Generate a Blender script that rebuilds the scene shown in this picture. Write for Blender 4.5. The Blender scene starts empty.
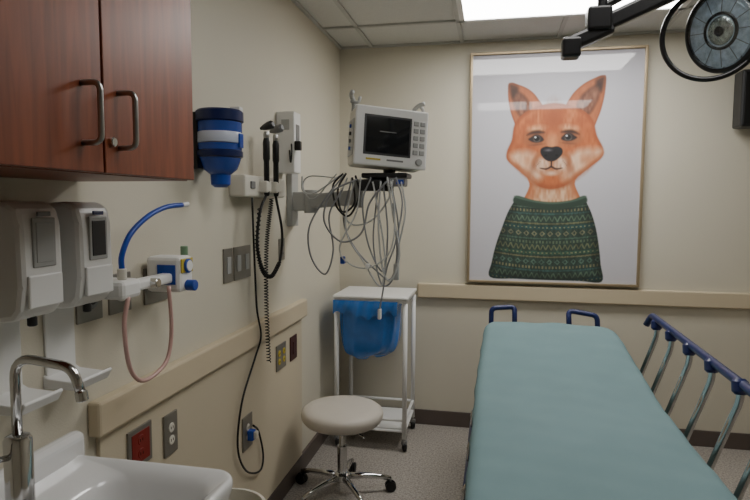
import bpy, bmesh, math, numpy as np, random
from mathutils import Vector, Matrix, Euler
random.seed(4); np.random.seed(4)
scene=bpy.context.scene
col=scene.collection
def s2l(c):
    return tuple(((v/255)/12.92 if v/255<=.04045 else ((v/255+.055)/1.055)**2.4) for v in c)
# ---------------------------------------------------------------- materials
def mat(name,c,rough=.5,metal=0,var=.06,scale=8,bump=0,bscale=60,coat=0,trans=0,emit=0,ior=1.45,alpha=1,sub=0):
    m=bpy.data.materials.new(name); m.use_nodes=True
    nt=m.node_tree; b=nt.nodes['Principled BSDF']; L=s2l(c)
    tc=nt.nodes.new('ShaderNodeTexCoord'); no=nt.nodes.new('ShaderNodeTexNoise'); no.inputs['Scale'].default_value=scale; no.inputs['Detail'].default_value=4
    nt.links.new(tc.outputs['Object'],no.inputs['Vector'])
    cr=nt.nodes.new('ShaderNodeValToRGB')
    cr.color_ramp.elements[0].position=.3; cr.color_ramp.elements[1].position=.7
    cr.color_ramp.elements[0].color=tuple(v*(1-var) for v in L)+(1,)
    cr.color_ramp.elements[1].color=tuple(min(1,v*(1+var)) for v in L)+(1,)
    nt.links.new(no.outputs['Fac'],cr.inputs['Fac']); nt.links.new(cr.outputs['Color'],b.inputs['Base Color'])
    b.inputs['Roughness'].default_value=rough; b.inputs['Metallic'].default_value=metal
    b.inputs['Coat Weight'].default_value=coat; b.inputs['Coat Roughness'].default_value=.05
    b.inputs['Transmission Weight'].default_value=trans; b.inputs['IOR'].default_value=ior; b.inputs['Alpha'].default_value=alpha
    if emit:
        b.inputs['Emission Color'].default_value=L+(1,); b.inputs['Emission Strength'].default_value=emit
    if bump:
        n2=nt.nodes.new('ShaderNodeTexNoise'); n2.inputs['Scale'].default_value=bscale; n2.inputs['Detail'].default_value=3
        nt.links.new(tc.outputs['Object'],n2.inputs['Vector'])
        bp=nt.nodes.new('ShaderNodeBump'); bp.inputs['Strength'].default_value=bump; bp.inputs['Distance'].default_value=.004
        nt.links.new(n2.outputs['Fac'],bp.inputs['Height']); nt.links.new(bp.outputs['Normal'],b.inputs['Normal'])
    return m
M={}
M['wall']=mat('wall_paint',(207,201,184),.6,var=.015,scale=1.5,bump=.15,bscale=220)
M['ceil']=mat('ceiling_tile',(208,208,204),.9,var=.04,scale=120,bump=.4,bscale=150)
M['grid']=mat('ceiling_grid',(186,186,182),.5)
M['panel']=mat('wall_panel_vinyl',(198,187,163),.5,var=.02,scale=2,bump=.1,bscale=200)
M['rail']=mat('chair_rail_vinyl',(203,189,162),.45,var=.02,scale=3)
M['base']=mat('baseboard_vinyl',(92,82,76),.5,var=.05)
M['white']=mat('white_plastic',(226,226,224),.35,var=.02)
M['offw']=mat('offwhite_plastic',(212,208,196),.4,var=.03)
M['porc']=mat('porcelain',(228,228,228),.12,var=.01,coat=.5)
M['grey']=mat('grey_plastic',(120,120,120),.45)
M['lgrey']=mat('light_grey_paint',(165,166,164),.4)
M['plate']=mat('steel_plate',(138,134,126),.4,metal=.6,var=.05)
M['dark']=mat('dark_plastic',(38,38,40),.4)
M['black']=mat('black_rubber',(16,16,17),.45)
M['blackm']=mat('black_painted_metal',(20,20,22),.3,coat=.3)
M['chrome']=mat('chrome',(205,205,205),.12,metal=1,var=.02)
M['steel']=mat('brushed_steel',(170,170,168),.3,metal=1,var=.05)
M['teal']=mat('teal_sheet_fabric',(117,145,149),.85,var=.04,scale=6,bump=.5,bscale=500)
M['navy']=mat('navy_paint',(28,40,92),.35,var=.05,coat=.2)
M['blue']=mat('blue_tube',(30,70,165),.35)
M['bag']=mat('blue_plastic_bag',(48,120,205),.22,var=.15,scale=9,bump=.8,bscale=22,coat=.4)
M['pink']=mat('pink_tubing',(196,158,150),.35)
M['seat']=mat('stool_vinyl',(200,193,182),.45,var=.02,bump=.1,bscale=150)
M['cable']=mat('grey_cable',(140,142,146),.5)
M['cablew']=mat('white_cable',(188,190,190),.5)
M['screen']=mat('screen_glass',(26,28,31),.08,coat=.6,var=.02)
M['red']=mat('red_plate',(120,30,24),.4)
M['redbrown']=mat('maroon_plate',(70,36,32),.4)
M['yellow']=mat('yellow_label',(190,170,60),.5)
M['glass']=mat('lens_glass',(235,240,240),.04,trans=1)
M['clearblue']=mat('translucent_blue',(60,95,190),.25,trans=.35)
M['cbd']=mat('dark_blue_lid',(20,34,82),.3)
M['gold']=mat('champagne_frame',(176,158,128),.35,metal=.6)
M['teald']=mat('ventilator_bottle',(120,150,120),.3)
M['lightp']=mat('troffer_diffuser',(254,252,248),.5,emit=15.5,var=0)
M['lightq']=mat('troffer_diffuser_dim',(254,252,248),.5,emit=8,var=0)
# wood
def wood():
    m=bpy.data.materials.new('cherry_wood_laminate'); m.use_nodes=True; nt=m.node_tree; b=nt.nodes['Principled BSDF']
    tc=nt.nodes.new('ShaderNodeTexCoord'); mp=nt.nodes.new('ShaderNodeMapping'); mp.inputs['Scale'].default_value=(14,14,1.1)
    no=nt.nodes.new('ShaderNodeTexNoise'); no.inputs['Scale'].default_value=3.5; no.inputs['Detail'].default_value=8; no.inputs['Distortion'].default_value=.6
    cr=nt.nodes.new('ShaderNodeValToRGB'); e=cr.color_ramp.elements
    e[0].position=.3; e[0].color=s2l((104,52,31))+(1,); e[1].position=.7; e[1].color=s2l((136,72,44))+(1,)
    nt.links.new(tc.outputs['Object'],mp.inputs['Vector']); nt.links.new(mp.outputs[0],no.inputs['Vector']); nt.links.new(no.outputs['Fac'],cr.inputs['Fac']); nt.links.new(cr.outputs[0],b.inputs['Base Color'])
    b.inputs['Roughness'].default_value=.38
    return m
M['wood']=wood()
def floor_m():
    m=bpy.data.materials.new('speckled_vinyl_floor'); m.use_nodes=True; nt=m.node_tree; b=nt.nodes['Principled BSDF']
    tc=nt.nodes.new('ShaderNodeTexCoord'); no=nt.nodes.new('ShaderNodeTexNoise'); no.inputs['Scale'].default_value=90; no.inputs['Detail'].default_value=5; no.inputs['Roughness'].default_value=.8
    cr=nt.nodes.new('ShaderNodeValToRGB'); e=cr.color_ramp.elements
    e[0].position=.38; e[0].color=s2l((116,110,104))+(1,); e[1].position=.6; e[1].color=s2l((190,183,174))+(1,)
    nt.links.new(tc.outputs['Object'],no.inputs['Vector']); nt.links.new(no.outputs['Fac'],cr.inputs['Fac']); nt.links.new(cr.outputs[0],b.inputs['Base Color'])
    b.inputs['Roughness'].default_value=.35
    return m
M['floor']=floor_m()
# ---------------------------------------------------------------- helpers
def group(name,loc):
    e=bpy.data.objects.new(name,None); e.location=loc; e.empty_display_size=.05; col.objects.link(e); return e
def fin(me,name,m,parent=None,smooth=False):
    o=bpy.data.objects.new(name,me); col.objects.link(o)
    if m: me.materials.append(M[m] if isinstance(m,str) else m)
    if smooth:
        for p in me.polygons: p.use_smooth=True
    if parent:
        o.parent=parent; o.matrix_parent_inverse=Matrix.Translation(parent.location).inverted()
    return o
def box(name,x0,x1,y0,y1,z0,z1,m,parent=None,bev=.003,seg=2,mx=None):
    bm=bmesh.new(); bmesh.ops.create_cube(bm,size=1)
    for v in bm.verts: v.co=Vector(((x0+x1)/2+v.co.x*(x1-x0),(y0+y1)/2+v.co.y*(y1-y0),(z0+z1)/2+v.co.z*(z1-z0)))
    if bev: bmesh.ops.bevel(bm,geom=bm.edges[:],offset=min(bev,.45*min(abs(x1-x0),abs(y1-y0),abs(z1-z0))),segments=seg,affect='EDGES',profile=.5)
    if mx is not None: bm.transform(mx)
    me=bpy.data.meshes.new(name); bm.to_mesh(me); bm.free()
    return fin(me,name,m,parent,smooth=False)
def lathe(name,prof,center,axis,m,parent=None,n=32,smooth=True,sx=1,sy=1):
    ax=Vector(axis).normalized(); q=Vector((0,0,1)).rotation_difference(ax).to_matrix()
    vs=[];fs=[];c=Vector(center)
    for r,h in prof:
        for i in range(n):
            a=2*math.pi*i/n; vs.append(c+q@Vector((r*math.cos(a)*sx,r*math.sin(a)*sy,h)))
    k=len(prof)
    for j in range(k-1):
        for i in range(n):
            fs.append((j*n+i,j*n+(i+1)%n,(j+1)*n+(i+1)%n,(j+1)*n+i))
    fs.append(tuple(range(n))[::-1]); fs.append(tuple((k-1)*n+i for i in range(n)))
    me=bpy.data.meshes.new(name); me.from_pydata(vs,[],fs); me.update()
    o=fin(me,name,m,parent,smooth)
    md=o.modifiers.new('e','EDGE_SPLIT'); md.split_angle=math.radians(40)
    return o
def cyl(name,p0,p1,r,m,parent=None,r2=None,n=24):
    p0=Vector(p0);p1=Vector(p1);L=(p1-p0).length; r2=r if r2 is None else r2
    b=min(.002,r*.3,L*.2)
    return lathe(name,[(r-b,0),(r,b),(r2,L-b),(r2-b,L)],p0,p1-p0,m,parent,n)
def cr_spline(P,n=8,closed=False):
    P=[Vector(p) for p in P]; out=[]; N=len(P)
    for i in range(N if closed else N-1):
        if closed: a,b,c,d=P[(i-1)%N],P[i],P[(i+1)%N],P[(i+2)%N]
        else:
            b,c=P[i],P[i+1]; a=P[i-1] if i>0 else b*2-c; d=P[i+2] if i+2<N else c*2-b
        for k in range(n):
            t=k/n; out.append(.5*((2*b)+(c-a)*t+(2*a-5*b+4*c-d)*t*t+(3*b-a-3*c+d)*t**3))
    if not closed: out.append(P[-1])
    return out
def sweep(name,pts,r,m,parent=None,n=10,closed=False,rfun=None):
    N=len(pts); vs=[];fs=[]
    T=[]
    for i in range(N):
        if closed: t=pts[(i+1)%N]-pts[i-1]
        else: t=pts[min(i+1,N-1)]-pts[max(i-1,0)]
        T.append(t.normalized() if t.length>1e-9 else Vector((0,0,1)))
    u=T[0].orthogonal().normalized()
    for i in range(N):
        u=(u-T[i]*u.dot(T[i])); u=u.normalized() if u.length>1e-6 else T[i].orthogonal().normalized()
        w=T[i].cross(u); rr=rfun(i/(N-1)) if rfun else r
        for k in range(n):
            a=2*math.pi*k/n; vs.append(pts[i]+u*(math.cos(a)*rr)+w*(math.sin(a)*rr))
    for i in range(N if closed else N-1):
        j=(i+1)%N
        for k in range(n): fs.append((i*n+k,i*n+(k+1)%n,j*n+(k+1)%n,j*n+k))
    if not closed: fs.append(tuple(range(n))[::-1]); fs.append(tuple((N-1)*n+k for k in range(n)))
    me=bpy.data.meshes.new(name); me.from_pydata(vs,[],fs); me.update()
    return fin(me,name,m,parent,True)
def tube(name,P,r,m,parent=None,n=10,closed=False,sm=8):
    return sweep(name,cr_spline(P,sm,closed),r,m,parent,n,closed)
def rtube(name,P,r,m,parent=None,rad=.04,n=12):
    "polyline with rounded corners"
    P=[Vector(p) for p in P]; out=[P[0]]
    for i in range(1,len(P)-1):
        a=(P[i-1]-P[i]);b=(P[i+1]-P[i]);d=min(rad,a.length*.49,b.length*.49)
        s=P[i]+a.normalized()*d;e=P[i]+b.normalized()*d
        for k in range(7):
            t=k/6; out.append(s*(1-t)**2+P[i]*2*t*(1-t)+e*t*t)
    out.append(P[-1]); return sweep(name,out,r,m,parent,n)
def coil(name,P,r,R,turns,m,parent=None):
    C=cr_spline(P,30); N=turns*10; pts=[]
    for i in range(N+1):
        t=i/N*(len(C)-1); a=int(min(t,len(C)-2)); c=C[a].lerp(C[a+1],t-a); tg=(C[a+1]-C[a]).normalized()
        u=(Vector((1,0,0))-tg*tg.x).normalized(); w=tg.cross(u)
        an=2*math.pi*turns*i/N; pts.append(c+u*R*math.cos(an)+w*R*math.sin(an))
    return sweep(name,pts,r,m,parent,6)
def prism(name,poly,h0,h1,axis,m,parent=None,bev=0):
    "poly 2d extruded along axis 'x','y','z'"
    bm=bmesh.new()
    def mk(p,h):
        return {'x':(h,p[0],p[1]),'y':(p[0],h,p[1]),'z':(p[0],p[1],h)}[axis]
    a=[bm.verts.new(mk(p,h0)) for p in poly]; b=[bm.verts.new(mk(p,h1)) for p in poly]
    bm.faces.new(a); bm.faces.new(b[::-1])
    for i in range(len(poly)): bm.faces.new((a[i],b[i],b[(i+1)%len(poly)],a[(i+1)%len(poly)]))
    bmesh.ops.recalc_face_normals(bm,faces=bm.faces)
    if bev: bmesh.ops.bevel(bm,geom=bm.edges[:],offset=bev,segments=2,affect='EDGES',profile=.5)
    me=bpy.data.meshes.new(name); bm.to_mesh(me); bm.free(); return fin(me,name,m,parent)

XL,YB,H=-1.06,3.95,2.6; XR=2.6; YF=-1.6
# ---------------------------------------------------------------- room shell
box('floor',XL-.1,XR+.1,YF-.1,YB+.1,-.1,0,'floor',bev=0)
box('wall_left',XL-.1,XL,YF,YB,0,H,'wall',bev=0)
box('wall_back',XL-.1,XR+.1,YB,YB+.1,0,H,'wall',bev=0)
box('wall_right',XR,XR+.1,YF,YB,0,H,'wall',bev=0)
box('wall_front',XL-.1,XR+.1,YF-.1,YF,0,H,'wall',bev=0)
box('ceiling',XL-.1,XR+.1,YF-.1,YB+.1,H+.012,H+.1,'ceil',bev=0)
# ceiling T-grid
g=group('trim_1',(0,1,H))
k=0
for i in range(-1,6):
    x=-.225+.61*i
    if XL<x<XR: box('grid_bar_%d'%k,x-.012,x+.012,YF,YB,H,H+.014,'grid',g,bev=0);k+=1
for j in range(-5,9):
    y=3.50-.61*j
    if YF<y<YB: box('grid_bar_%d'%k,XL,XR,y-.012,y+.012,H,H+.0135,'grid',g,bev=0);k+=1
box('edge_left',XL,XL+.02,YF,YB,H-.002,H+.014,'grid',g,bev=0); box('edge_back',XL,XR,YB-.02,YB,H-.002,H+.014,'grid',g,bev=0)
# troffers
def troffer(x0,x1,y0,y1,mt):
    g=group('ceiling_light_troffer',((x0+x1)/2,(y0+y1)/2,H))
    for n,a in (('frame_1',(x0,x1,y0,y0+.03)),('frame_2',(x0,x1,y1-.03,y1)),('frame_3',(x0,x0+.03,y0,y1)),('frame_4',(x1-.03,x1,y0,y1))):
        box(n,*a,H-.008,H+.016,'white',g,bev=.002)
    box('diffuser',x0+.03,x1-.03,y0+.03,y1-.03,H-.002,H+.01,mt,g,bev=0)
troffer(-.213,.983,2.902,3.488,'lightp')
troffer(-.213,.983,1.072,1.658,'lightq')
# baseboards, chair rail, panel
box('baseboard_back',XL,XR,YB-.012,YB,0,.105,'base')
box('baseboard_left',XL,XL+.016,1.0,YB-.012,0,.105,'base')
box('trim_2',-.50,XR,YB-.035,YB,.90,1.0,'rail',bev=.008)
box('trim_3',XL,XL+.04,1.33,3.10,.905,1.003,'rail',bev=.008)
box('trim_4',XL,XL+.014,1.36,3.07,.105,.905,'panel',bev=.003)
# ---------------------------------------------------------------- upper cabinet
g=group('wall_cabinet',(-.9,.8,1.95))
box('carcass',XL,-.75,.28,1.33,1.592,2.45,'wood',g,bev=.001)
for i,(a,b) in enumerate(((.285,.633),(.639,.987),(.993,1.328))):
    box('door_panel_%d'%(i+1),-.749,-.73,a,b,1.594,2.448,'wood',g,bev=.002)
for i,y in enumerate((.575,.932,1.035)):
    rtube('handle_%d'%(i+1),[(-.73,y,1.645),(-.692,y,1.645),(-.692,y,1.752),(-.73,y,1.752)],.0055,'steel',g,rad=.016)
cyl('lock',(-.73,1.012,1.655),(-.722,1.012,1.655),.009,'chrome',g)
# ---------------------------------------------------------------- soap dispensers
def dispenser(y0,y1):
    yc=(y0+y1)/2; g=group('soap_dispenser',(-1.0,yc,1.4))
    pf=[(XL,1.285),(XL,1.535),(-.975,1.54),(-.95,1.525),(-.942,1.49),(-.940,1.36),(-.948,1.31),(-.965,1.29),(-1.0,1.285)]
    prism('body',pf,y0,y1,'y','white',g,bev=.012)
    box('window',-.9425,-.937,yc-.030,yc+.034,1.40,1.505,'lgrey',g,bev=.008)
    box('window_glass',-.9385,-.9355,yc-.022,yc+.026,1.41,1.495,'dark' if y0>1.1 else 'lgrey',g,bev=.008)
    box('push_panel',-.942,-.934,y0+.012,y1-.012,1.315,1.385,'white',g,bev=.006)
    box('logo',-.9385,-.934,yc-.018,yc+.018,1.508,1.518,'navy' if y0>1.1 else 'grey',g,bev=.001)
    cyl('nozzle',(-.975,yc,1.27),(-.975,yc,1.29),.01,'dark',g)
    g2=group('drip_tray',(-1.0,yc,1.15))
    box('back_plate',XL,XL+.008,y0+.01,y1-.01,1.105,1.282,'white',g2,bev=.004)
    prism('tray',[(XL,1.085),(XL,1.12),(-1.045,1.112),(-.965,1.107),(-.955,1.118),(-.950,1.112),(-.965,1.088)],y0+.004,y1-.004,'y','white',g2,bev=.003)
dispenser(1.005,1.125); dispenser(1.178,1.298)
# ---------------------------------------------------------------- sink
SY=.985
def sink():
    g=group('wash_sink',(-.8,SY,.85)); cx,cy=-.82,SY
    def rr(hx,hy,r,n=8,cx=cx,cy=cy):
        out=[]
        for qx,qy,a0 in ((1,1,0),(-1,1,90),(-1,-1,180),(1,-1,270)):
            for k in range(n):
                a=math.radians(a0+90*k/(n-1)); out.append((cx+qx*(hx-r)+r*math.cos(a),cy+qy*(hy-r)+r*math.sin(a)))
        return out
    rings=[]
    def add(hx,hy,r,z,ox=0): rings.append([(p[0]+ox,p[1],z-.008) for p in rr(hx,hy,r)])
    add(.10,.12,.05,.70,-.05); add(.19,.20,.07,.745,-.02); add(.225,.248,.07,.82,0); add(.236,.26,.06,.868); add(.240,.266,.06,.885); add(.241,.267,.06,.900); add(.234,.260,.055,.910)
    add(.224,.248,.05,.906)
    add(.148,.225,.07,.893,.055); add(.138,.215,.07,.875,.055); add(.122,.19,.07,.80,.055); add(.09,.15,.06,.765,.055); add(.03,.03,.02,.755,.055)
    vs=[];fs=[];n=len(rings[0])
    for r in rings: vs+=r
    for j in range(len(rings)-1):
        for i in range(n): fs.append((j*n+i,j*n+(i+1)%n,(j+1)*n+(i+1)%n,(j+1)*n+i))
    fs.append(tuple(range(n))[::-1]); fs.append(tuple((len(rings)-1)*n+i for i in range(n)))
    me=bpy.data.meshes.new('basin'); me.from_pydata(vs,[],fs); me.update()
    o=fin(me,'basin','porc',g,True); s=o.modifiers.new('s','SUBSURF'); s.levels=2; s.render_levels=2
    box('back_ledge',XL,XL+.045,SY-.26,SY+.29,.86,.955,'porc',g,bev=.02,seg=4)
    lathe('drain',[(.02,0),(.022,.003),(.012,.004),(.01,.002)],(-.765,SY,.7485),(0,0,1),'chrome',g)
    box('wall_bracket',XL,-.93,SY-.1,SY+.1,.60,.74,'porc',g,bev=.02)
sink()
fx,fy=-.915,.950
g=group('faucet',(fx,fy,1.0))
lathe('base',[(.034,0),(.034,.006),(.026,.012),(.026,.175),(.022,.183),(.012,.187)],(fx,fy,.893),(0,0,1),'chrome',g)
rtube('spout',[(fx,fy,1.07),(fx,fy,1.236),(-.785,fy,1.222),(-.768,fy,1.172)],.0095,'chrome',g,rad=.045)
cyl('aerator',(-.7685,fy,1.177),(-.765,fy,1.157),.0115,'chrome',g)
rtube('lever',[(fx,fy-.02,1.04),(fx,fy-.06,1.05),(fx+.01,fy-.09,1.08)],.006,'chrome',g,rad=.01)
# ---------------------------------------------------------------- waste bin
g=group('waste_bin',(-.87,1.72,.25))
lathe('body',[(.11,0),(.115,.01),(.135,.47),(.142,.475),(.142,.50),(.132,.50),(.108,.03)],(-.88,1.76,0),(0,0,1),'offw',g)
# ---------------------------------------------------------------- wall plates
def plate(name,y0,y1,z0,z1,m,kind,fm='offw',x=XL,n=1):
    g=group(name,(x,(y0+y1)/2,(z0+z1)/2)); box('cover',x,x+.007,y0,y1,z0,z1,m,g,bev=.002)
    w=(y1-y0)/n
    for i in range(n):
        yc=y0+w*(i+.5)
        if kind=='switch': box('rocker_%d'%(i+1),x+.006,x+.011,yc-.017,yc+.017,(z0+z1)/2-.034,(z0+z1)/2+.034,fm,g,bev=.002)
        elif kind=='duplex':
            for j,s in enumerate((-1,1)):
                zc=(z0+z1)/2+s*.021; cyl('socket_%d_%d'%(i+1,j+1),(x+.005,yc,zc),(x+.010,yc,zc),.016,fm,g)
                for t in (-.006,.006): box('slot',x+.009,x+.0108,yc+t-.0012,yc+t+.0012,zc-.004,zc+.005,'black',g,bev=0)
        else:
            cyl('port_%d'%(i+1),(x+.005,yc,(z0+z1)/2),(x+.016,yc,(z0+z1)/2),min(.024,w*.34),fm,g); cyl('port_core_%d'%(i+1),(x+.014,yc,(z0+z1)/2),(x+.018,yc,(z0+z1)/2),min(.012,w*.18),'dark',g)
    return g
plate('light_switch_plate',2.14,2.22,1.215,1.355,'plate','switch','lgrey')
plate('light_switch_plate',2.235,2.40,1.215,1.355,'plate','switch','lgrey',n=2)
plate('power_outlet',2.755,2.83,1.25,1.36,'plate','duplex','grey')
plate('medical_gas_outlet',1.30,1.40,1.22,1.335,'plate','port','grey')
plate('medical_gas_outlet',1.43,1.53,1.22,1.335,'plate','port','white')
plate('medical_gas_outlet',1.60,1.73,1.22,1.335,'plate','port','grey')
xp=XL+.014
gg=plate('emergency_outlet',1.475,1.595,.735,.86,'plate','duplex','red',x=xp,n=1)
box('red_insert',xp+.006,xp+.0085,1.49,1.58,.75,.845,'red',gg,.001)
plate('power_outlet',1.665,1.745,.70,.84,'plate','duplex','offw',x=xp)
gplug=plate('power_outlet',2.265,2.365,.46,.61,'plate','duplex','offw',x=xp)
plate('data_jack_plate',2.67,2.80,.70,.83,'plate','duplex','yellow',x=xp,n=2)
plate('data_jack_plate',2.87,2.97,.70,.83,'redbrown','switch','redbrown',x=xp)
# ---------------------------------------------------------------- suction canister
g=group('wall_suction_canister',(-.965,1.95,1.75)); c=(-.968,1.95,0)
lathe('body',[(.03,1.635),(.060,1.66),(.074,1.70),(.078,1.75)],c,(0,0,1),'clearblue',g)
lathe('white_band',[(.0775,1.752),(.079,1.754),(.079,1.788),(.0775,1.79)],c,(0,0,1),mat('pale_blue_band',(196,204,222),.3),g)
lathe('upper_body',[(.077,1.79),(.078,1.792),(.078,1.828)],c,(0,0,1),'clearblue',g)
lathe('lid',[(.078,1.825),(.084,1.83),(.084,1.862),(.078,1.868),(.02,1.872)],c,(0,0,1),'cbd',g)
lathe('lower_band',[(.0755,1.70),(.081,1.705),(.081,1.722),(.0765,1.727)],c,(0,0,1),'cbd',g)
lathe('outlet_nozzle',[(.022,1.595),(.034,1.605),(.036,1.64),(.02,1.66)],c,(0,0,1),'blue',g)
box('label',-.892,-.884,1.935,1.965,1.735,1.785,'blue',g,bev=.002)
box('top_clip',-.94,-.90,1.97,2.0,1.862,1.885,'white',g,bev=.003)
box('bracket',XL,-1.03,1.90,2.0,1.66,1.86,'dark',g,bev=.004)
# ---------------------------------------------------------------- diagnostic wall unit
g=group('otoscope_diagnostic_unit',(-1.0,2.45,1.65))
box('power_base',XL,-.985,2.20,2.66,1.565,1.655,'offw',g,bev=.01)
HY=(2.37,2.48)
for i,y in enumerate(HY):
    box('cradle_%d'%(i+1),-1.0,-.95,y-.028,y+.028,1.585,1.635,'offw',g,bev=.006)
    lathe('handle_%d'%(i+1),[(.009,1.57),(.012,1.58),(.012,1.72),(.015,1.73),(.015,1.80),(.011,1.82)],(-.962,y,0),(0,0,1),'black',g)
    lathe('collar_%d'%(i+1),[(.010,1.815),(.013,1.82),(.013,1.835),(.010,1.845)],(-.962,y,0),(0,0,1),'steel',g)
    lathe('head_%d'%(i+1),[(.006,-.035),(.013,-.015),(.018,.01),(.018,.026),(.011,.034)],(-.958,y,1.868),(.8,-.2,.2),'grey' if i else 'dark',g)
box('front_button',-.987,-.978,2.25,2.29,1.60,1.63,'grey',g)
tube('loop_cord',[(-.965,HY[0],1.575),(-.97,2.31,1.50),(-.98,2.30,1.36),(-.98,2.36,1.245),(-.98,2.46,1.21),(-.98,2.56,1.26),(-.975,2.585,1.40),(-.965,HY[1],1.575)],.006,'black',g)
coil('coil_cord_1',[(-.968,2.44,1.56),(-.99,2.43,1.35),(-.99,2.42,1.1),(-.985,2.43,.82)],.0025,.0085,60,'black',g)
coil('coil_cord_2',[(-.97,2.31,1.52),(-.98,2.30,1.36),(-.98,2.36,1.245),(-.98,2.46,1.21),(-.98,2.56,1.26)],.0025,.008,36,'black',g)
# mains lead and plug belong to the socket they are plugged into
tube('power_cord',[(-1.0,2.30,1.562),(-1.01,2.34,1.3),(-1.01,2.36,1.08),(-1.005,2.39,.95),(-1.02,2.36,.86),(-1.03,2.24,.70),(-1.03,2.19,.52),(-1.03,2.27,.38),(-1.03,2.42,.31),(-1.03,2.46,.37),(-1.03,2.41,.50),(-1.02,2.33,.56)],.0045,'black',g)
box('plug',-1.0375,-1.01,2.30,2.335,.50,.545,'blue',g,bev=.004); box('plug_cap',-1.01,-.995,2.305,2.33,.51,.54,'offw',g,bev=.003)
g=group('electronic_thermometer',(-1.0,2.79,1.85))
box('housing',XL,-.965,2.735,2.835,1.69,1.99,'white',g,bev=.006); box('probe_well',-.98,-.962,2.76,2.81,1.84,1.93,'grey',g)
box('label',-1.03,-.99,2.732,2.736,1.90,1.95,'lgrey',g,bev=0)
tube('probe_cord',[(-.98,2.737,1.83),(-.965,2.70,1.79),(-.975,2.71,1.74),(-.99,2.736,1.80)],.004,'black',g); box('probe',-.965,-.935,2.735,2.765,1.80,1.845,'black',g,bev=.004)
# ---------------------------------------------------------------- suction / oxygen set
g=group('oxygen_flowmeter',(-.98,1.5,1.3))
box('white_body',XL+.018,-.93,1.315,1.40,1.285,1.335,'white',g,bev=.012)
cyl('collar_1',(-.955,1.35,1.335),(-.955,1.35,1.365),.012,'offw',g)
box('bar',-.99,-.95,1.38,1.60,1.295,1.325,'white',g,bev=.008)
cyl('valve',(-1.04,1.48,1.31),(-.93,1.48,1.31),.014,'chrome',g)
box('regulator',-1.04,-.925,1.585,1.665,1.265,1.375,'white',g,bev=.012)
box('gauge_label',-.926,-.922,1.592,1.658,1.325,1.368,'yellow',g,bev=.001)
cyl('gauge',(-.926,1.625,1.345),(-.915,1.625,1.345),.022,'blue',g); cyl('gauge_face',(-.916,1.625,1.345),(-.913,1.625,1.345),.017,'white',g)
cyl('knob',(-.925,1.625,1.285),(-.895,1.625,1.285),.017,'blue',g)
box('side_label',-1.0,-.94,1.583,1.586,1.29,1.35,'blue',g,bev=0)
cyl('flow_tube',(-.975,1.70,1.27),(-.975,1.70,1.40),.012,'teald',g)
tube('blue_hose',[(-.955,1.35,1.36),(-.955,1.352,1.40),(-.95,1.385,1.455),(-.94,1.45,1.50),(-.94,1.54,1.525),(-.94,1.635,1.532)],.0075,'blue',g)
cyl('hose_tip',(-.94,1.63,1.532),(-.94,1.665,1.534),.008,'white',g)
tube('pink_tubing',[(-.935,1.345,1.29),(-.935,1.325,1.22),(-.935,1.34,1.11),(-.945,1.40,1.05),(-.945,1.47,1.045),(-.945,1.54,1.075),(-.945,1.565,1.16),(-.945,1.555,1.29)],.006,'pink',g)
# ---------------------------------------------------------------- patient monitor on wall arm
mc=Vector((-.503,2.75,1.842))
gm=group('patient_monitor',mc)
mx=Matrix.Translation(mc)@Euler((math.radians(-4),math.radians(4),math.radians(27)),'XYZ').to_matrix().to_4x4()
def mb(n,x0,x1,y0,y1,z0,z1,m,bev=.003): return box(n,x0,x1,y0,y1,z0,z1,m,gm,bev=bev,mx=mx)
mb('case',-.175,.175,-.06,.075,-.135,.135,'offw',.016); mb('back_case',-.15,.15,.06,.12,-.11,.11,'offw',.02)
mb('front_bezel',-.178,.178,-.072,-.055,-.138,.138,'white',.01)
mb('screen_surround',-.135,.095,-.0745,-.070,-.088,.098,'dark',.004)
mb('screen',-.125,.085,-.0760,-.0735,-.078,.088,'screen',.002)
mb('screen_text',-.06,.02,-.0768,-.0755,.02,.024,'grey',0)
for r in range(5):
    for c2 in range(2): mb('key_%d_%d'%(r,c2),.105+c2*.032,.130+c2*.032,-.078,-.070,.065-r*.034,.087-r*.034,'lgrey',.003)
cc=mx@Vector((.135,-.072,-.105)); nn=(mx.to_3x3()@Vector((0,-1,0)))
cyl('dial',cc,cc+nn*.018,.016,'lgrey',gm)
mb('brand_strip',-.12,-.05,-.0745,-.071,-.112,-.104,'yellow',0); mb('alarm_strip',-.02,.06,-.0745,-.071,-.112,-.104,'grey',0)
mb('side_port_panel',-.1785,-.172,-.04,.06,-.09,.08,'lgrey',.002)
for i,zz in enumerate((.05,.015,-.02,-.055)):
    p=mx@Vector((-.176,.01,zz)); cyl('port_%d'%i,p,p-mx.to_3x3()@Vector((.01,0,0)),.009,['blue','dark','grey','blue'][i],gm)
def mp(*a): return mx@Vector(a)
rtube('handle_left',[mp(-.165,.03,.125),mp(-.165,.03,.165),mp(-.19,.0,.195),mp(-.19,-.03,.20)],.011,'lgrey',gm,rad=.02)
rtube('hook_left',[mp(-.19,.0,.165),mp(-.15,.0,.16),mp(-.145,.0,.19)],.008,'lgrey',gm,rad=.015)
rtube('handle_right',[mp(.13,.03,.125),mp(.13,.03,.16),mp(.15,.0,.185),mp(.17,-.02,.19)],.011,'lgrey',gm,rad=.02)
rtube('hook_right',[mp(.15,.0,.185),mp(.175,.0,.165),mp(.17,.0,.135)],.008,'lgrey',gm,rad=.015)
rtube('top_bar',[mp(-.165,.03,.15),mp(.13,.03,.15)],.009,'lgrey',gm)
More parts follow.
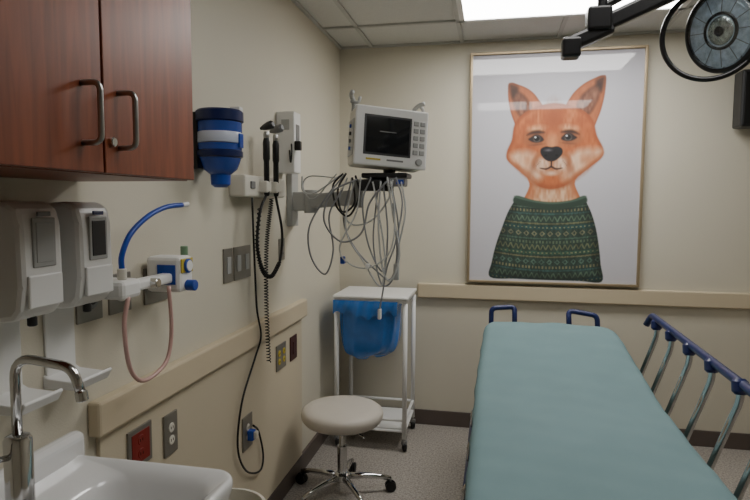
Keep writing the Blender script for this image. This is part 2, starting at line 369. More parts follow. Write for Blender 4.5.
# arm
ga=group('articulated_equipment_arm',(-.8,2.85,1.6))
box('mounting_channel',XL,-1.03,2.88,2.98,1.42,1.72,'lgrey',ga,bev=.004)
box('bracket',-1.04,-.96,2.89,2.97,1.50,1.60,'lgrey',ga,bev=.01)
cyl('pivot_1',(-.94,2.92,1.49),(-.94,2.92,1.61),.035,'lgrey',ga)
def beam(n,p0,p1,w,h,m,par):
    p0=Vector(p0);p1=Vector(p1);d=p1-p0;L=d.length; R=d.to_track_quat('X','Z').to_matrix().to_4x4()
    return box(n,0,L,-w/2,w/2,-h/2,h/2,m,par,bev=.01,mx=Matrix.Translation(p0)@R)
beam('arm_1',(-.95,2.92,1.55),(-.68,2.84,1.57),.055,.075,'lgrey',ga)
cyl('pivot_2',(-.67,2.84,1.52),(-.67,2.84,1.66),.03,'lgrey',ga)
beam('arm_2',(-.67,2.84,1.635),(-.51,2.79,1.645),.045,.045,'dark',ga)
cyl('post',(-.50,2.79,1.60),(-.50,2.79,1.695),.022,'dark',ga)
cyl('monitor_neck',(-.50,2.79,1.69),(-.50,2.79,1.73),.03,'dark',gm)
box('tray',-.62,-.40,2.70,2.87,1.662,1.685,'dark',ga,bev=.006)
box('adapter_block',-.63,-.52,2.69,2.80,1.60,1.655,'dark',ga,bev=.01)
box('module',-.50,-.41,2.70,2.80,1.622,1.662,'grey',ga,bev=.008); box('module_blue',-.45,-.415,2.695,2.702,1.632,1.652,'blue',ga,bev=.001)
# cable bundle
gc=group('monitor_cable_bundle',(-.55,2.7,1.4))
def cb(name,P,r,m,dy=0.):
    return tube(name,[(mc.x+p[0]/100,2.65+(p[2]/100 if len(p)>2 else 0)+dy,mc.z+p[1]/100) for p in P],r,m,gc,8)
cb('lead_1',[(-19,-16,4),(-28,-28),(-36,-42),(-35,-56),(-28,-64),(-24,-52),(-26,-36),(-20,-24)],.0045,'cable')
cb('lead_2',[(-14,-20),(-18,-42),(-9,-58),(-1,-69),(1,-55),(-3,-30),(-5,-20)],.004,'cablew')
cb('lead_3',[(3,-19),(7,-42),(5,-64),(-1,-68),(-5,-48),(-3,-24)],.004,'cable',.02)
cb('lead_4',[(-12,-19),(-24,-25),(-28,-38),(-20,-48),(-10,-44),(-6,-30),(2,-20)],.0045,'cable',-.02)
cb('lead_5',[(-18,-18),(-22,-30),(-16,-40),(-6,-38),(2,-28),(4,-19)],.004,'cablew',.03)
cb('lead_6',[(6,-18),(9,-30),(6,-48),(2,-60),(0,-72),(-2,-84)],.004,'cable')
cb('lead_7',[(-10,-18),(-12,-34),(-20,-50),(-16,-58),(-6,-60),(4,-52),(6,-36),(4,-20)],.0035,'cablew',-.03)
cb('lead_8',[(-20,-16,3),(-34,-25,4),(-41,-24,6),(-42,-17,8)],.004,'cablew')
cb('lead_9',[(-24,-16,3),(-36,-28,4),(-42,-22,6),(-38,-17,5),(-24,-18,4)],.0035,'cablew',.03)
cb('black_lead_1',[(-18,-16),(-22,-24),(-20,-34),(-14,-30),(-15,-18)],.005,'dark',.01)
cb('black_lead_2',[(-20,-16),(-25,-22),(-23,-32),(-17,-36),(-12,-26),(-14,-17)],.005,'dark',.03)
cb('lead_11',[(8,-20),(10,-34),(7,-50),(6,-62)],.004,'cablew',.03)
cb('lead_10',[(-16,-18),(-20,-38),(-14,-52),(-4,-62),(3,-66),(6,-54),(4,-30)],.004,'cable',.04)
cb('lead_12',[(2,-18),(5,-36),(8,-54),(4,-66),(0,-60),(-2,-40),(-1,-20)],.0045,'cablew',-.01)
cb('lead_13',[(-6,-18),(-10,-30),(-7,-50),(0,-62),(2,-44),(0,-22)],.004,'cable',.01)
box('connector_1',-.705,-.685,2.63,2.66,1.255,1.29,'blue',gc,bev=.004)
box('connector_2',-.525,-.51,2.64,2.665,.995,1.045,'white',gc,bev=.004)
box('connector_3',-.455,-.43,2.66,2.69,1.18,1.26,'lgrey',gc,bev=.006)
box('connector_4',-.58,-.56,2.61,2.64,1.235,1.26,'white',gc,bev=.004)
# ---------------------------------------------------------------- linen hamper
g=group('laundry_hamper',(-.73,3.65,.5))
x0,x1,y0,y1=-.95,-.515,3.46,3.84
box('lid',x0-.02,x1+.02,y0-.03,y1+.01,.955,.975,'white',g,bev=.008)
box('lid_rim',x0-.01,x1+.01,y0-.02,y1,.935,.957,'white',g,bev=.006)
for i,(x,y) in enumerate(((x0,y0),(x1,y0),(x1,y1),(x0,y1))):
    rtube('leg_%d'%i,[(x,y,.93),(x,y,.085)],.0145,'white',g)
    cyl('caster_stem_%d'%i,(x,y,.05),(x,y,.10),.008,'steel',g)
    lathe('wheel_%d'%i,[(.02,-.014),(.032,-.01),(.032,.01),(.02,.014)],(x,y+.015,.032),(1,.3,0),'black',g)
    box('caster_fork_%d'%i,x-.018,x+.018,y-.008,y+.02,.045,.068,'grey',g,bev=.004)
for i,(a,b) in enumerate((((x0,y0),(x1,y0)),((x1,y0),(x1,y1)),((x1,y1),(x0,y1)),((x0,y1),(x0,y0)))):
    for j,z in enumerate((.13,.20)): cyl('rail_%d_%d'%(i,j),(*a,z),(*b,z),.009,'white',g)
box('bottom_shelf',x0,x1,y0,y1,.125,.14,'white',g,bev=.004)
def bag():
    vs=[];fs=[];n=72;zs=[.95,.935,.90,.82,.74,.67,.62,.585,.565,.555]
    sc=[1.04,1.04,.98,.97,.95,.92,.86,.74,.5,.1]
    cx,cy=(x0+x1)/2-.03,(y0+y1)/2-.01; hx,hy=.195,.185
    for j,(z,s) in enumerate(zip(zs,sc)):
        for i in range(n):
            a=2*math.pi*i/n; c,sn=math.cos(a),math.sin(a); p=.55
            X=hx*math.copysign(abs(c)**p,c);Y=hy*math.copysign(abs(sn)**p,sn)
            w=1+.03*math.sin(a*11+j*.5)+.022*math.sin(a*23+j)
            vs.append((cx+X*s*w,cy+Y*s*w,z+.012*math.sin(a*5+j)*(1 if j>1 else .2)-(.02*math.sin(a*2.) if j>4 else 0)))
    for j in range(len(zs)-1):
        for i in range(n): fs.append((j*n+i,j*n+(i+1)%n,(j+1)*n+(i+1)%n,(j+1)*n+i))
    fs.append(tuple((len(zs)-1)*n+i for i in range(n)))
    me=bpy.data.meshes.new('bag'); me.from_pydata(vs,[],fs); me.update()
    o=fin(me,'bag','bag',g,True); s=o.modifiers.new('s','SUBSURF'); s.levels=1; s.render_levels=1
    vs=[];fs=[];N=60
    for j,(z,off) in enumerate(((.945,.028),(.93,.032),(.89,.034),(.855,.03))):
        for i in range(N+1):
            t=i/N; x=x0-.015+t*(x1-x0-.03); vs.append((x,y0-off+.005*math.sin(t*40+j),z+(.018*math.sin(t*9)+.01*math.sin(t*31) if j==3 else 0)))
    for j in range(3):
        for i in range(N): fs.append((j*(N+1)+i,j*(N+1)+i+1,(j+1)*(N+1)+i+1,(j+1)*(N+1)+i))
    me=bpy.data.meshes.new('bag_cuff'); me.from_pydata(vs,[],fs); me.update(); fin(me,'bag_cuff','bag',g,True)
bag()
# ---------------------------------------------------------------- stool
SX,SYY=-.757,2.87
g=group('rolling_stool',(SX,SYY,.25)); c=(SX,SYY,0)
lathe('seat',[(.17,.395),(.200,.403),(.212,.42),(.216,.442),(.211,.460),(.194,.473),(.15,.479),(.0005,.481)],c,(0,0,1),'seat',g,n=64)
lathe('seat_pan',[(.10,.38),(.165,.387),(.18,.397)],c,(0,0,1),'dark',g)
cyl('gas_lift',(SX,SYY,.12),(SX,SYY,.385),.017,'chrome',g); cyl('column',(SX,SYY,.085),(SX,SYY,.27),.026,'chrome',g)
lathe('hub',[(.03,.075),(.042,.08),(.042,.115),(.03,.125)],c,(0,0,1),'chrome',g)
rtube('height_lever',[(SX,SYY-.02,.378),(SX+.125,SYY-.10,.373),(SX+.145,SYY-.11,.363)],.005,'chrome',g,rad=.02)
for i in range(5):
    a=math.radians(20+72*i); d=Vector((math.cos(a),math.sin(a),0)); C=Vector(c)
    sweep('foot_%d'%i,[C+d*.03+Vector((0,0,.10)),C+d*.12+Vector((0,0,.096)),C+d*.20+Vector((0,0,.086)),C+d*.26+Vector((0,0,.070))],.015,'chrome',g,12,rfun=lambda t:.018-.006*t)
    p=C+d*.26; q=Vector((-d.y,d.x,0))
    cyl('stem_%d'%i,p+Vector((0,0,.035)),p+Vector((0,0,.077)),.008,'steel',g)
    for s in (-1,1): lathe('wheel_%d_%d'%(i,s),[(.018,-.008),(.028,-.006),(.028,.006),(.018,.008)],p+q*s*.013+Vector((0,0,.0282)),q,'black',g)
    lathe('hood_%d'%i,[(.022,-.006),(.029,-.005),(.029,.005),(.022,.006)],p+Vector((0,0,.033)),q,'black',g)
# ---------------------------------------------------------------- stretcher
g=group('hospital_stretcher',(.31,2.4,.5))
def bedz(y):
    t=min(1,max(0,(y-2.35)/1.0)); return .74+.125*(t*t*(3-2*t))
def mattress():
    ys=[1.30,1.303,1.32,1.36]+list(np.linspace(1.42,3.28,60))+[3.31,3.34,3.36,3.38,3.392,3.40]
    n=60
    vs=[];fs=[]
    for j,y in enumerate(ys):
        ed=min((y-1.30),(3.40-y)); rr=.09
        inset=0 if ed>=rr else rr-math.sqrt(max(0,rr*rr-(rr-ed)**2))
        x0=-.065+inset; x1=.69-inset; zt=bedz(y); drop=0 if ed>=.035 else .035-math.sqrt(max(0,.035**2-(.035-ed)**2))
        zt-=drop; zb=bedz(y)-.155
        t=min(1,max(0,(y-2.6)/.8)); x1-=.02*t; x0+=.03*t
        r=.045; row=[]
        row.append((x0+.012,zb)); row.append((x0+.002,zb+.03)); row.append((x0,(zb+zt)/2))
        for k in range(6):
            a=math.pi-k/5*math.pi/2; row.append((x0+r+r*math.cos(a),zt-r+r*math.sin(a)))
        for k in range(1,24):
            s=k/24; x=x0+r+(x1-x0-2*r)*s; row.append((x,zt+.006*math.sin(s*math.pi)))
        for k in range(6):
            a=math.pi/2-k/5*math.pi/2; row.append((x1-r+r*math.cos(a),zt-r+r*math.sin(a)))
        row+= [(x1,(zb+zt)/2),(x1-.002,zb+.03),(x1-.012,zb)]
        for x,z in row:
            w=.0025*math.sin(x*17+y*6)+.002*math.sin(x*31-y*14)+.0015*math.sin(y*41+x*9)
            vs.append((x+ .003*math.sin(y*23+z*30)*(1 if z<zt-.04 else 0),y,z+w*(1 if z>zt-.04 else .3)))
        n=len(row)
    for j in range(len(ys)-1):
        for i in range(n-1): fs.append((j*n+i,j*n+i+1,(j+1)*n+i+1,(j+1)*n+i))
        fs.append((j*n+n-1,j*n,(j+1)*n,(j+1)*n+n-1))
    fs.append(tuple(range(n))); fs.append(tuple((len(ys)-1)*n+i for i in range(n))[::-1])
    me=bpy.data.meshes.new('sheeted_mattress'); me.from_pydata(vs,[],fs); me.update()
    bm=bmesh.new(); bm.from_mesh(me); bmesh.ops.recalc_face_normals(bm,faces=bm.faces); bm.to_mesh(me); bm.free()
    fin(me,'sheeted_mattress','teal',g,True)
mattress()
box('deck',-.03,.655,1.32,2.5,.545,.585,'lgrey',g,bev=.01)
mxh=Matrix.Translation((0,2.45,.565))@Euler((math.radians(7.2),0,0)).to_matrix().to_4x4()
box('back_section',-.02,.645,0,.94,-.015,.012,'lgrey',g,bev=.008,mx=mxh)
box('lower_frame_left',-.02,.03,1.35,3.42,.49,.54,'lgrey',g,bev=.012); box('lower_frame_right',.60,.65,1.35,3.42,.49,.54,'lgrey',g,bev=.012)
for i,y in enumerate((1.37,2.0,2.7,3.38)): box('cross_member_%d'%i,-.02,.65,y,y+.05,.48,.53,'lgrey',g,bev=.01)
for i,y in enumerate((1.75,2.95)):
    lathe('lift_column_%d'%i,[(.07,.20),(.07,.34),(.055,.34),(.055,.50)],(.315,y,0),(0,0,1),'lgrey',g)
box('base_frame',.13,.50,1.45,3.25,.13,.22,'offw',g,bev=.03)
for i,(x,y) in enumerate(((.0,1.5),(.63,1.5),(.0,3.2),(.63,3.2))):
    beam('base_arm_%d'%i,(.315,y,.16),(x,y,.16),.05,.04,'lgrey',g)
    lathe('castor_%d'%i,[(.05,-.02),(.075,-.015),(.075,.015),(.05,.02)],(x,y,.075),(1,0,0),'black',g)
    cyl('castor_cap_%d'%i,(x-.03,y,.075),(x+.03,y,.075),.03,'lgrey',g); box('castor_fork_%d'%i,x-.03,x+.03,y-.03,y+.03,.12,.175,'grey',g,bev=.01)
rtube('push_handle_left',[(.0,3.44,.50),(.0,3.47,.925),(.135,3.49,.935),(.135,3.44,.84)],.015,'navy',g,rad=.03)
rtube('push_handle_right',[(.62,3.44,.50),(.595,3.47,.905),(.44,3.49,.925),(.44,3.44,.84)],.015,'navy',g,rad=.03)
rtube('handle_cross',[(-.01,3.44,.52),(.63,3.44,.52)],.014,'lgrey',g)
def siderail(xb,xt,zt,zb,ys,tag):
    rtube('rail_bar_'+tag,[(xt-.02,3.15,zt-.04),(xt,3.13,zt+.015),(xt,2.95,zt+.012),(xt,1.75,zt-.01),(xt-.02,1.70,zt-.06)],.016,'navy',g,rad=.035)
    box('rail_mount_'+tag,min(xb,xb+.02),max(xb,xb+.02),1.75,3.05,zb-.03,zb+.02,'lgrey',g,bev=.006)
    for i,y in enumerate(ys):
        rtube('rail_post_%s_%d'%(tag,i),[(xt,y,zt),(xt+.005,y+.015,zt-.07),(xt-.005,y+.04,zt-.13),(xb+.03,y+.05,zb+.07),(xb+.02,y+.05,zb)],.0125,'chrome',g,rad=.04)
        lathe('rail_joint_%s_%d'%(tag,i),[(.016,-.026),(.025,-.016),(.025,.016),(.016,.026)],(xt-.003,y,zt-.014),(0,.25,1),'navy',g,n=20)
        lathe('rail_pivot_%s_%d'%(tag,i),[(.012,-.014),(.018,-.01),(.018,.01),(.012,.014)],(xb+.022,y+.05,zb),(1,0,0),'navy',g,n=20)
siderail(.70,.80,.965,.56,[3.03,2.79,2.54,2.29,2.04,1.82],'right')
rtube('rail_bar_left',[(-.085,3.0,.40),(-.085,1.7,.40)],.014,'navy',g)
for i,y in enumerate((2.9,2.5,2.1,1.8)): rtube('rail_post_left_%d'%i,[(-.085,y,.40),(-.085,y,.50),(-.03,y,.515)],.009,'chrome',g,rad=.03)
box('hip_bracket_left',-.05,-.02,3.2,3.36,.50,.62,'navy',g,bev=.01)
box('corner_bumper_right',.64,.70,3.36,3.44,.50,.56,'navy',g,bev=.015); box('corner_bumper_left',-.06,.0,3.36,3.43,.50,.56,'navy',g,bev=.015)
# ---------------------------------------------------------------- exam light
g=group('exam_light',(.6,1.9,2.05)); yl=1.9
lathe('ceiling_canopy',[(.09,0),(.09,-.02),(.04,-.05)],(.31,yl,H),(0,0,1),'blackm',g)
cyl('drop_tube',(.31,yl,H-.04),(.31,yl,2.10),.014,'blackm',g)
box('joint_block',.265,.335,yl-.035,yl+.035,2.06,2.13,'blackm',g,bev=.008)
beam('lower_arm',(.205,yl,2.02),(.34,yl,2.075),.05,.045,'blackm',g)
box('end_block',.195,.25,yl-.03,yl+.03,1.985,2.045,'blackm',g,bev=.008)
beam('spring_arm',(.30,yl,2.075),(.60,yl,2.205),.04,.05,'blackm',g)
beam('spring_arm_upper',(.30,yl+.01,2.13),(.52,yl+.01,2.24),.025,.022,'blackm',g)
cyl('yoke_joint',(.60,yl,2.16),(.60,yl,2.235),.028,'blackm',g)
LC=Vector((.625,1.9,2.045))
def torus(name,c,nrm,R,r,m,par,sx=1):
    q=Vector((0,0,1)).rotation_difference(Vector(nrm).normalized()).to_matrix()
    sweep(name,[Vector(c)+q@Vector((R*math.cos(a)*sx,R*math.sin(a),0)) for a in np.linspace(0,2*math.pi,64,endpoint=False)],r,m,par,10,True)
torus('yoke_ring',LC-Vector((.01,0,.005)),(-.35,-1,-.1),.130,.008,'blackm',g)
nr=Vector((-.85,-.56,-.22)).normalized(); LB=LC+Vector((.04,.03,.01))
lathe('lamp_housing',[(.03,-.15),(.08,-.13),(.108,-.07),(.118,0),(.118,.014)],LB,nr,'blackm',g,n=48)
rf=mat('faceted_reflector_glow',(176,190,204),.3,metal=.5,var=.35,scale=45,bump=1,bscale=60,emit=.10)  # faint glow added, stands in for bright reflections in the unlit lamp
rf2=mat('reflector_core',(206,214,214),.2,metal=.8,var=.3,scale=60,bump=1,bscale=90)
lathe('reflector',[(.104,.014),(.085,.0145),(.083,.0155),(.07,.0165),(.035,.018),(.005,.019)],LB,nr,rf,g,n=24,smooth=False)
lathe('lens',[(.108,.025),(.104,.032),(.06,.042),(.002,.047)],LB,nr,'glass',g,n=48)
torus('lens_rim',LB+nr*.020,nr,.113,.009,'blackm',g)
torus('bulb_ring',LB+nr*.0185,nr,.048,.0045,'dark',g)
for k in range(12):
    a=k*math.pi/6; u=nr.orthogonal().normalized(); w=nr.cross(u); dd=u*math.cos(a)+w*math.sin(a)
    cyl('reflector_rib_%d'%k,LB+nr*.0175+dd*.052,LB+nr*.0155+dd*.102,.0012,'grey',g,n=8)
lathe('bulb_shield',[(.040,.017),(.036,.021),(.018,.023),(.004,.024)],LB,nr,rf2,g,n=24)
cyl('bulb_cap',LB+nr*.022,LB+nr*.027,.014,'dark',g)
rtube('yoke_stem',[(.60,1.9,2.17),(.615,1.9,2.17)],.012,'blackm',g)
# ---------------------------------------------------------------- wall speaker / device at right
g=group('wall_speaker',(1.5,3.88,2.17))
box('cabinet',1.405,1.64,3.79,3.92,2.0,2.33,'dark',g,bev=.012); box('grille',1.42,1.625,3.785,3.792,2.015,2.315,'black',g,bev=.003); box('bracket',1.48,1.54,3.91,YB,2.1,2.2,'dark',g)
# ---------------------------------------------------------------- framed fox print
PX0,PX1,PZ0,PZ1=-.166,.917,1.017,2.523
def art():
    nx,nz=360,500
    A=np.linspace(469+2.6,642.5-2.6,nx); B=np.linspace(50.5+2.6,284-2.6,nz)
    X,Y=np.meshgrid(A,B)
    def vn(sx,sy,seed):
        rs=np.random.RandomState(seed); gx=int(174/sx)+3; gy=int(235/sy)+3; G=rs.rand(gy,gx)
        fx=(X-469)/sx; fy=(Y-50)/sy; i=fx.astype(int); j=fy.astype(int); u=fx-i; v=fy-j; u=u*u*(3-2*u); v=v*v*(3-2*v)
        return (G[j,i]*(1-u)+G[j,i+1]*u)*(1-v)+(G[j+1,i]*(1-u)+G[j+1,i+1]*u)*v
    def sdf(P,smooth=True):
        if smooth: P=[(v.x,v.y) for v in cr_spline([(p[0],p[1],0) for p in P],5,True)]
        d=np.full(X.shape,1e9); ins=np.zeros(X.shape,bool); n=len(P)
        for k in range(n):
            x1,y1=P[k];x2,y2=P[(k+1)%n]; ex,ey=x2-x1,y2-y1; L=ex*ex+ey*ey+1e-12
            t=np.clip(((X-x1)*ex+(Y-y1)*ey)/L,0,1); d=np.minimum(d,np.hypot(X-x1-t*ex,Y-y1-t*ey))
            if abs(ey)>1e-12:
                c=((y1>Y)!=(y2>Y))&(X<ex*(Y-y1)/ey+x1); ins^=c
        return np.where(ins,-d,d)
    def ell(cx,cy,rx,ry,rot=0):
        c,s=math.cos(rot),math.sin(rot); U=(X-cx)*c+(Y-cy)*s; V=-(X-cx)*s+(Y-cy)*c
        return (np.hypot(U/rx,V/ry)-1)*min(rx,ry)
    img=np.zeros(X.shape+(3,)); C=lambda c:np.array(c,float)
    g0=((Y-50)/234)[...,None]
    img[:]=C((192,191,199))*(1-g0)+C((200,198,204))*g0
    def paint(d,c,soft=.6,op=1.0,n=None):
        a=np.clip(.5-d/(2*soft),0,1)*op
        if n is not None: a=a*n
        img[:]=img*(1-a[...,None])+C(c)*a[...,None]
    fur=vn(1.8,5,1); fur2=vn(5,9,2); fine=vn(1.2,2.5,3); blot=vn(11,12,5)
    # neck
    neck=sdf([(532,170),(577,168),(577,182),(582,194),(588,208),(555,214),(518,212),(526,198),(532,184)])
    paint(neck,(178,102,62)); paint(neck+2,(204,134,92),3,.7,fur)
    paint(sdf([(541,174),(568,174),(574,192),(580,202),(556,205),(534,203),(538,190)]),(230,200,166),5,.9,.35+.65*fur)
    paint(sdf([(536,181),(574,180),(566,187),(546,188)]),(140,78,48),3,.5)
    # ears (rounded tips)
    for E,I,D in (([(508,84),(511,81),(517,82.5),(529,88),(538,97),(543,110),(522,128),(514,118),(509,101)],[(512,88),(521,91),(529,99),(532,110),(522,116),(514,103)],[(509,84),(513,82.5),(519,87),(513,97)]),
                ([(604.2,79.5),(601,77),(595,78.5),(582,85),(571,96),(567,110),(590,128),(598,117),(603,98)],[(600,84),(590,88),(580,97),(577,109),(588,115),(597,101)],[(603,80),(599.5,78.5),(594,83),(600,93)])):
        e=sdf(E); paint(e,(150,82,52)); paint(e+1.4,(188,110,68),1,.9,.5+.5*fur); paint(sdf(I),(88,54,42),1.5,.9); paint(sdf(I)+1.8,(172,118,92),2,.75,fur); paint(sdf(D),(58,40,36),2,.8)
    # head
    head=sdf([(539,105),(554,102.5),(569,105),(584,111),(593,121),(597,135),(604,149),(602,157),(591,166),(580,175),(569,183),(556,187),(543,185),(531,177),(520,168),(509,158),(508.5,149),(513,138),(515.5,123),(524,112)])
    paint(head,(172,88,48)); paint(head+2.5,(198,114,66),2,.85,.3+.7*fur); paint(head,(120,62,38),1.6,.5,np.clip(1+head/4,0,1))
    paint(head+4,(156,80,44),4,.5,blot)
    paint(ell(554,116,8,13),(140,72,42),6,.7,.3+.7*fur)
    for sx,cx0 in ((-1,546),(1,563)): paint(ell(cx0+sx*9,114,3,9,sx*.35),(228,162,112),4,.5,fur)
    # pale cheeks
    paint(sdf([(512,153),(524,149),(534,151),(543,158),(546,172),(540,180),(530,174),(520,165)]),(232,206,178),4,.9,.4+.6*fur2)
    paint(sdf([(603,150),(590,147),(576,150),(566,158),(562,172),(568,180),(579,172),(591,162)]),(230,202,174),4,.9,.4+.6*fur2)
    paint(sdf([(514,161),(526,166),(540,176),(552,182),(566,180),(582,169),(598,159),(585,174),(568,184),(556,187),(542,185),(527,175)]),(160,86,50),2,.7,.4+.6*fur)
    for ex,s in ((538,-1),(570,1)):
        paint(ell(ex+s*1,136,10,7.5,.1*s),(130,86,62),4,.75)
        paint(ell(ex,126.8,7.5,2.8,.12*s),(236,188,144),2,.8,.5+.5*fur)
        paint(sdf([(ex-s*8,131.0),(ex-s*2,128.8),(ex+s*5,129.6),(ex+s*10,133.5),(ex+s*5,132.6),(ex-s*2,132.2)]),(58,36,28),1.2,.95)
    # muzzle
    mz=sdf([(546,136),(554,134),(562,136),(566,148),(573,160),(564,171),(553,174),(542,171),(534,161),(541,149)])
    paint(mz,(174,104,64),2,.9); paint(ell(544.3,163,7.5,7),(228,206,184),2.5,.9,.5+.5*fur); paint(ell(562.8,162.5,7.5,7),(228,206,184),2.5,.9,.5+.5*fur)
    for s,cx0 in ((-1,544),(1,563)): paint(ell(cx0+s*8,163,2.5,8,-.35*s),(132,74,46),2.5,.65)
    paint(ell(553.5,142,4.2,9),(212,142,94),2.5,.8)
    paint(sdf([(542.5,147.5),(547.5,145),(553,145.6),(558.5,145),(563.5,147.5),(563.5,153),(557,159),(549,159),(543,153)]),(26,24,28),.7); paint(ell(550,148.6,3.2,1.2),(124,122,130),1,.7); paint(ell(547.5,153.8,1.4,1),(8,8,10),.5); paint(ell(558.5,153.8,1.4,1),(8,8,10),.5)
    paint(sdf([(552.7,158),(554,158),(554,164.5),(552.7,164.5)],False),(44,30,28),.5)
    for s in (-1,1):
        paint(sdf([(553.3,164),(553.3+s*5,166.4),(553.3+s*10.5,166),(553.3+s*11,166.8),(553.3+s*5,168.1),(553.3,165.8)]),(50,32,30),.6,.9)
    paint(ell(553.5,171.5,6,2.2),(222,194,170),1.5,.8)
    # dark eyes
    for ex,ey,s in ((538.3,137,-1),(569.3,136,1)):
        paint(sdf([(ex-s*7,ey+1.2),(ex-s*3,ey-3.2),(ex+s*2,ey-3.8),(ex+s*6,ey-1.4),(ex+s*8.5,ey+.8),(ex+s*3,ey+3.6),(ex-s*3,ey+3.6)]),(36,26,26),.8,.95)
        paint(ell(ex,ey,4.0,3.5),(66,56,54),.6); paint(ell(ex,ey+1.8,2.6,1.2),(104,92,84),.8,.7); paint(ell(ex,ey+.0,2.5,2.4),(8,8,10),.5); paint(ell(ex-1.5,ey-1.3,1.0,.9),(232,234,238),.5)
        paint(ell(ex,ey+6,5.5,.9,.1*s),(104,64,46),.8,.6)
    for k in range(4):
        paint(ell(542-1.2*k,160+k*1.4,.45,.45),(90,60,50),.4,.6); paint(ell(565+1.2*k,159.5+k*1.4,.45,.45),(90,60,50),.4,.6)
    # sweater
    P=[(521,197),(536,201),(555,203),(574,201),(585,196.5),(592,206),(598,222),(602,240),(605,262),(606.5,279.5),(585,279.5),(550,279.5),(520,279),(493.5,278),(495,262),(499,244),(505,226),(512,208)]
    sw=sdf(P); mask=np.clip(.5-sw/1.0,0,1)
    ph=Y-197+((X-551)/50)**2*4
    base=np.zeros(img.shape); base[:]=C((52,70,62))
    def band(y0,y1,c,pat=None,op=.7):
        m=((ph>=y0)&(ph<y1)).astype(float)*op
        if pat is not None: m=m*pat
        base[:]=base*(1-m[...,None])+C(c)*m[...,None]
    xs=X-550
    tri=lambda p:np.abs((xs/p)%1-.5)*2
    y=8
    bands=[('l',(104,130,108)),('d',(150,140,100)),('l',(62,98,96)),('z',(104,128,102)),('l',(128,122,84)),('b',(40,80,80)),('x',(140,134,102)),('l',(84,114,96)),('d',(112,130,98)),('z',(128,128,90)),('b',(60,96,76)),('l',(140,130,92)),('x',(98,130,114)),('d',(150,140,100)),('l',(62,98,96)),('z',(104,128,102)),('b',(40,80,80)),('x',(138,130,98)),('l',(104,130,108)),('d',(128,122,84))]
    for kd,c in bands:
        if kd=='l': band(y,y+1.5,c); y+=3
        elif kd=='d': band(y,y+2.6,c,(((xs/3.4)%1)<.5).astype(float)); y+=3.8
        elif kd=='z': band(y,y+5.5,c,(np.abs((ph-y)/5.5-tri(5.5))<.26).astype(float)); y+=6.8
        elif kd=='b': band(y,y+3.6,c,None,.75); band(y+1.2,y+2.4,(160,152,112),(((xs/4.2)%1)<.45).astype(float)); y+=5
        else:
            dd=(np.abs((xs/8)%1-.5)*8+np.abs(ph-y-3)); band(y,y+6,c,((dd<3.1)&(dd>1.3)).astype(float)); y+=7.2
    base*= (.80+.34*fine+.16*(fur2-.5))[...,None]
    shade=np.clip(-sw/10,0,1); base*=(.62+.38*shade)[...,None]
    img[:]=img*(1-mask[...,None])+base*mask[...,None]
    paint(sdf([(519,194),(536,198.5),(555,200.5),(574,198.5),(587,194),(589,201),(574,206),(555,208.5),(536,206),(517,201.5)]),(48,66,56),.8)
    paint(sdf([(519,194),(536,198.5),(555,200.5),(574,198.5),(587,194),(588,196),(574,200.5),(555,202.5),(536,200.5),(518,196)]),(84,108,90),.6,.7)
    img*= (1+.06*(fur-.5)*(head<0))[...,None]
    img=np.clip(img/255,0,1); lin=np.where(img<=.04045,img/12.92,((img+.055)/1.055)**2.4)
    # build mesh grid
    xs_=PX0+(A-469)/(642.5-469)*(PX1-PX0); zs_=PZ1-(B-50.5)/(284-50.5)*(PZ1-PZ0)
    XX,ZZ=np.meshgrid(xs_,zs_); co=np.stack([XX,np.full(XX.shape,YB-.028),ZZ],-1).reshape(-1,3)
    idx=np.arange(nx*nz).reshape(nz,nx)
    F=np.stack([idx[:-1,:-1],idx[1:,:-1],idx[1:,1:],idx[:-1,1:]],-1).reshape(-1,4)
    me=bpy.data.meshes.new('fox_print'); me.vertices.add(len(co)); me.vertices.foreach_set('co',co.ravel().astype(np.float32))
    me.loops.add(F.size); me.loops.foreach_set('vertex_index',F.ravel().astype(np.int32)); me.polygons.add(len(F)); me.polygons.foreach_set('loop_start',(np.arange(len(F))*4).astype(np.int32)); 
    me.update(calc_edges=True)
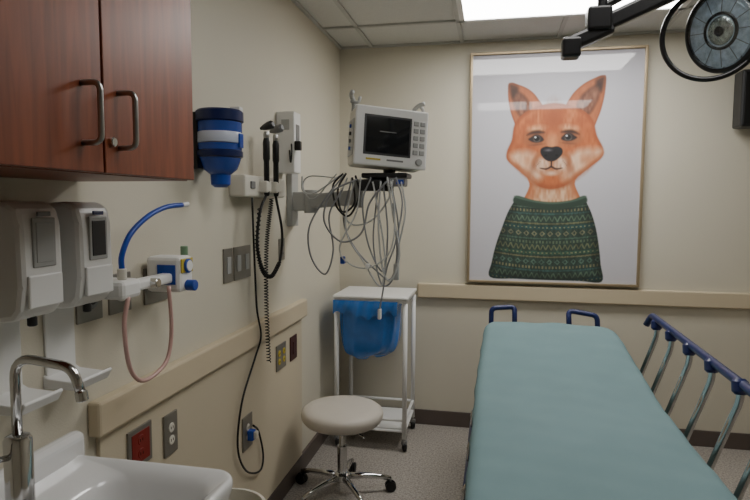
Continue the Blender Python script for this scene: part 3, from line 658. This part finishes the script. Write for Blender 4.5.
    ca=me.color_attributes.new('art','FLOAT_COLOR','POINT'); cc=np.ones((len(co),4),np.float32); cc[:,:3]=lin.reshape(-1,3); ca.data.foreach_set('color',cc.ravel())
    m=bpy.data.materials.new('fox_print_under_acrylic'); m.use_nodes=True; b=m.node_tree.nodes['Principled BSDF']; at=m.node_tree.nodes.new('ShaderNodeAttribute'); at.attribute_name='art'
    m.node_tree.links.new(at.outputs['Color'],b.inputs['Base Color']); b.inputs['Roughness'].default_value=.6; b.inputs['Coat Weight'].default_value=1; b.inputs['Coat Roughness'].default_value=.03
    return me,m
g=group('framed_fox_picture',((PX0+PX1)/2,YB,(PZ0+PZ1)/2))
me,m=art(); fin(me,'fox_print',m,g)
box('backing',PX0+.004,PX1-.004,YB-.026,YB,PZ0+.004,PZ1-.004,'white',g,bev=0)
t=.017
box('frame_top',PX0,PX1,YB-.045,YB,PZ1-t,PZ1,'gold',g); box('frame_bottom',PX0,PX1,YB-.045,YB,PZ0,PZ0+t,'gold',g)
box('frame_left',PX0,PX0+t,YB-.0455,YB,PZ0,PZ1,'gold',g); box('frame_right',PX1-t,PX1,YB-.0455,YB,PZ0,PZ1,'gold',g)
# ---------------------------------------------------------------- world + camera
w=bpy.data.worlds.new('World'); scene.world=w; w.use_nodes=True; w.node_tree.nodes['Background'].inputs[0].default_value=(.5,.5,.5,1); w.node_tree.nodes['Background'].inputs[1].default_value=.2
yaw,pitch,roll,f=.2012,.0786,.0044,578.46
F=Vector((-math.sin(yaw)*math.cos(pitch),math.cos(yaw)*math.cos(pitch),-math.sin(pitch))); R=Vector((math.cos(yaw),math.sin(yaw),0)); U=R.cross(F)
R2=R*math.cos(roll)+U*math.sin(roll); U2=-R*math.sin(roll)+U*math.cos(roll)
cd=bpy.data.cameras.new('camera'); cam=bpy.data.objects.new('camera',cd); col.objects.link(cam)
cd.sensor_width=36; cd.lens=f/750*36; cd.clip_start=.05
cam.matrix_world=Matrix(((R2.x,U2.x,-F.x,0),(R2.y,U2.y,-F.y,0),(R2.z,U2.z,-F.z,1.536),(0,0,0,1)))
scene.camera=cam
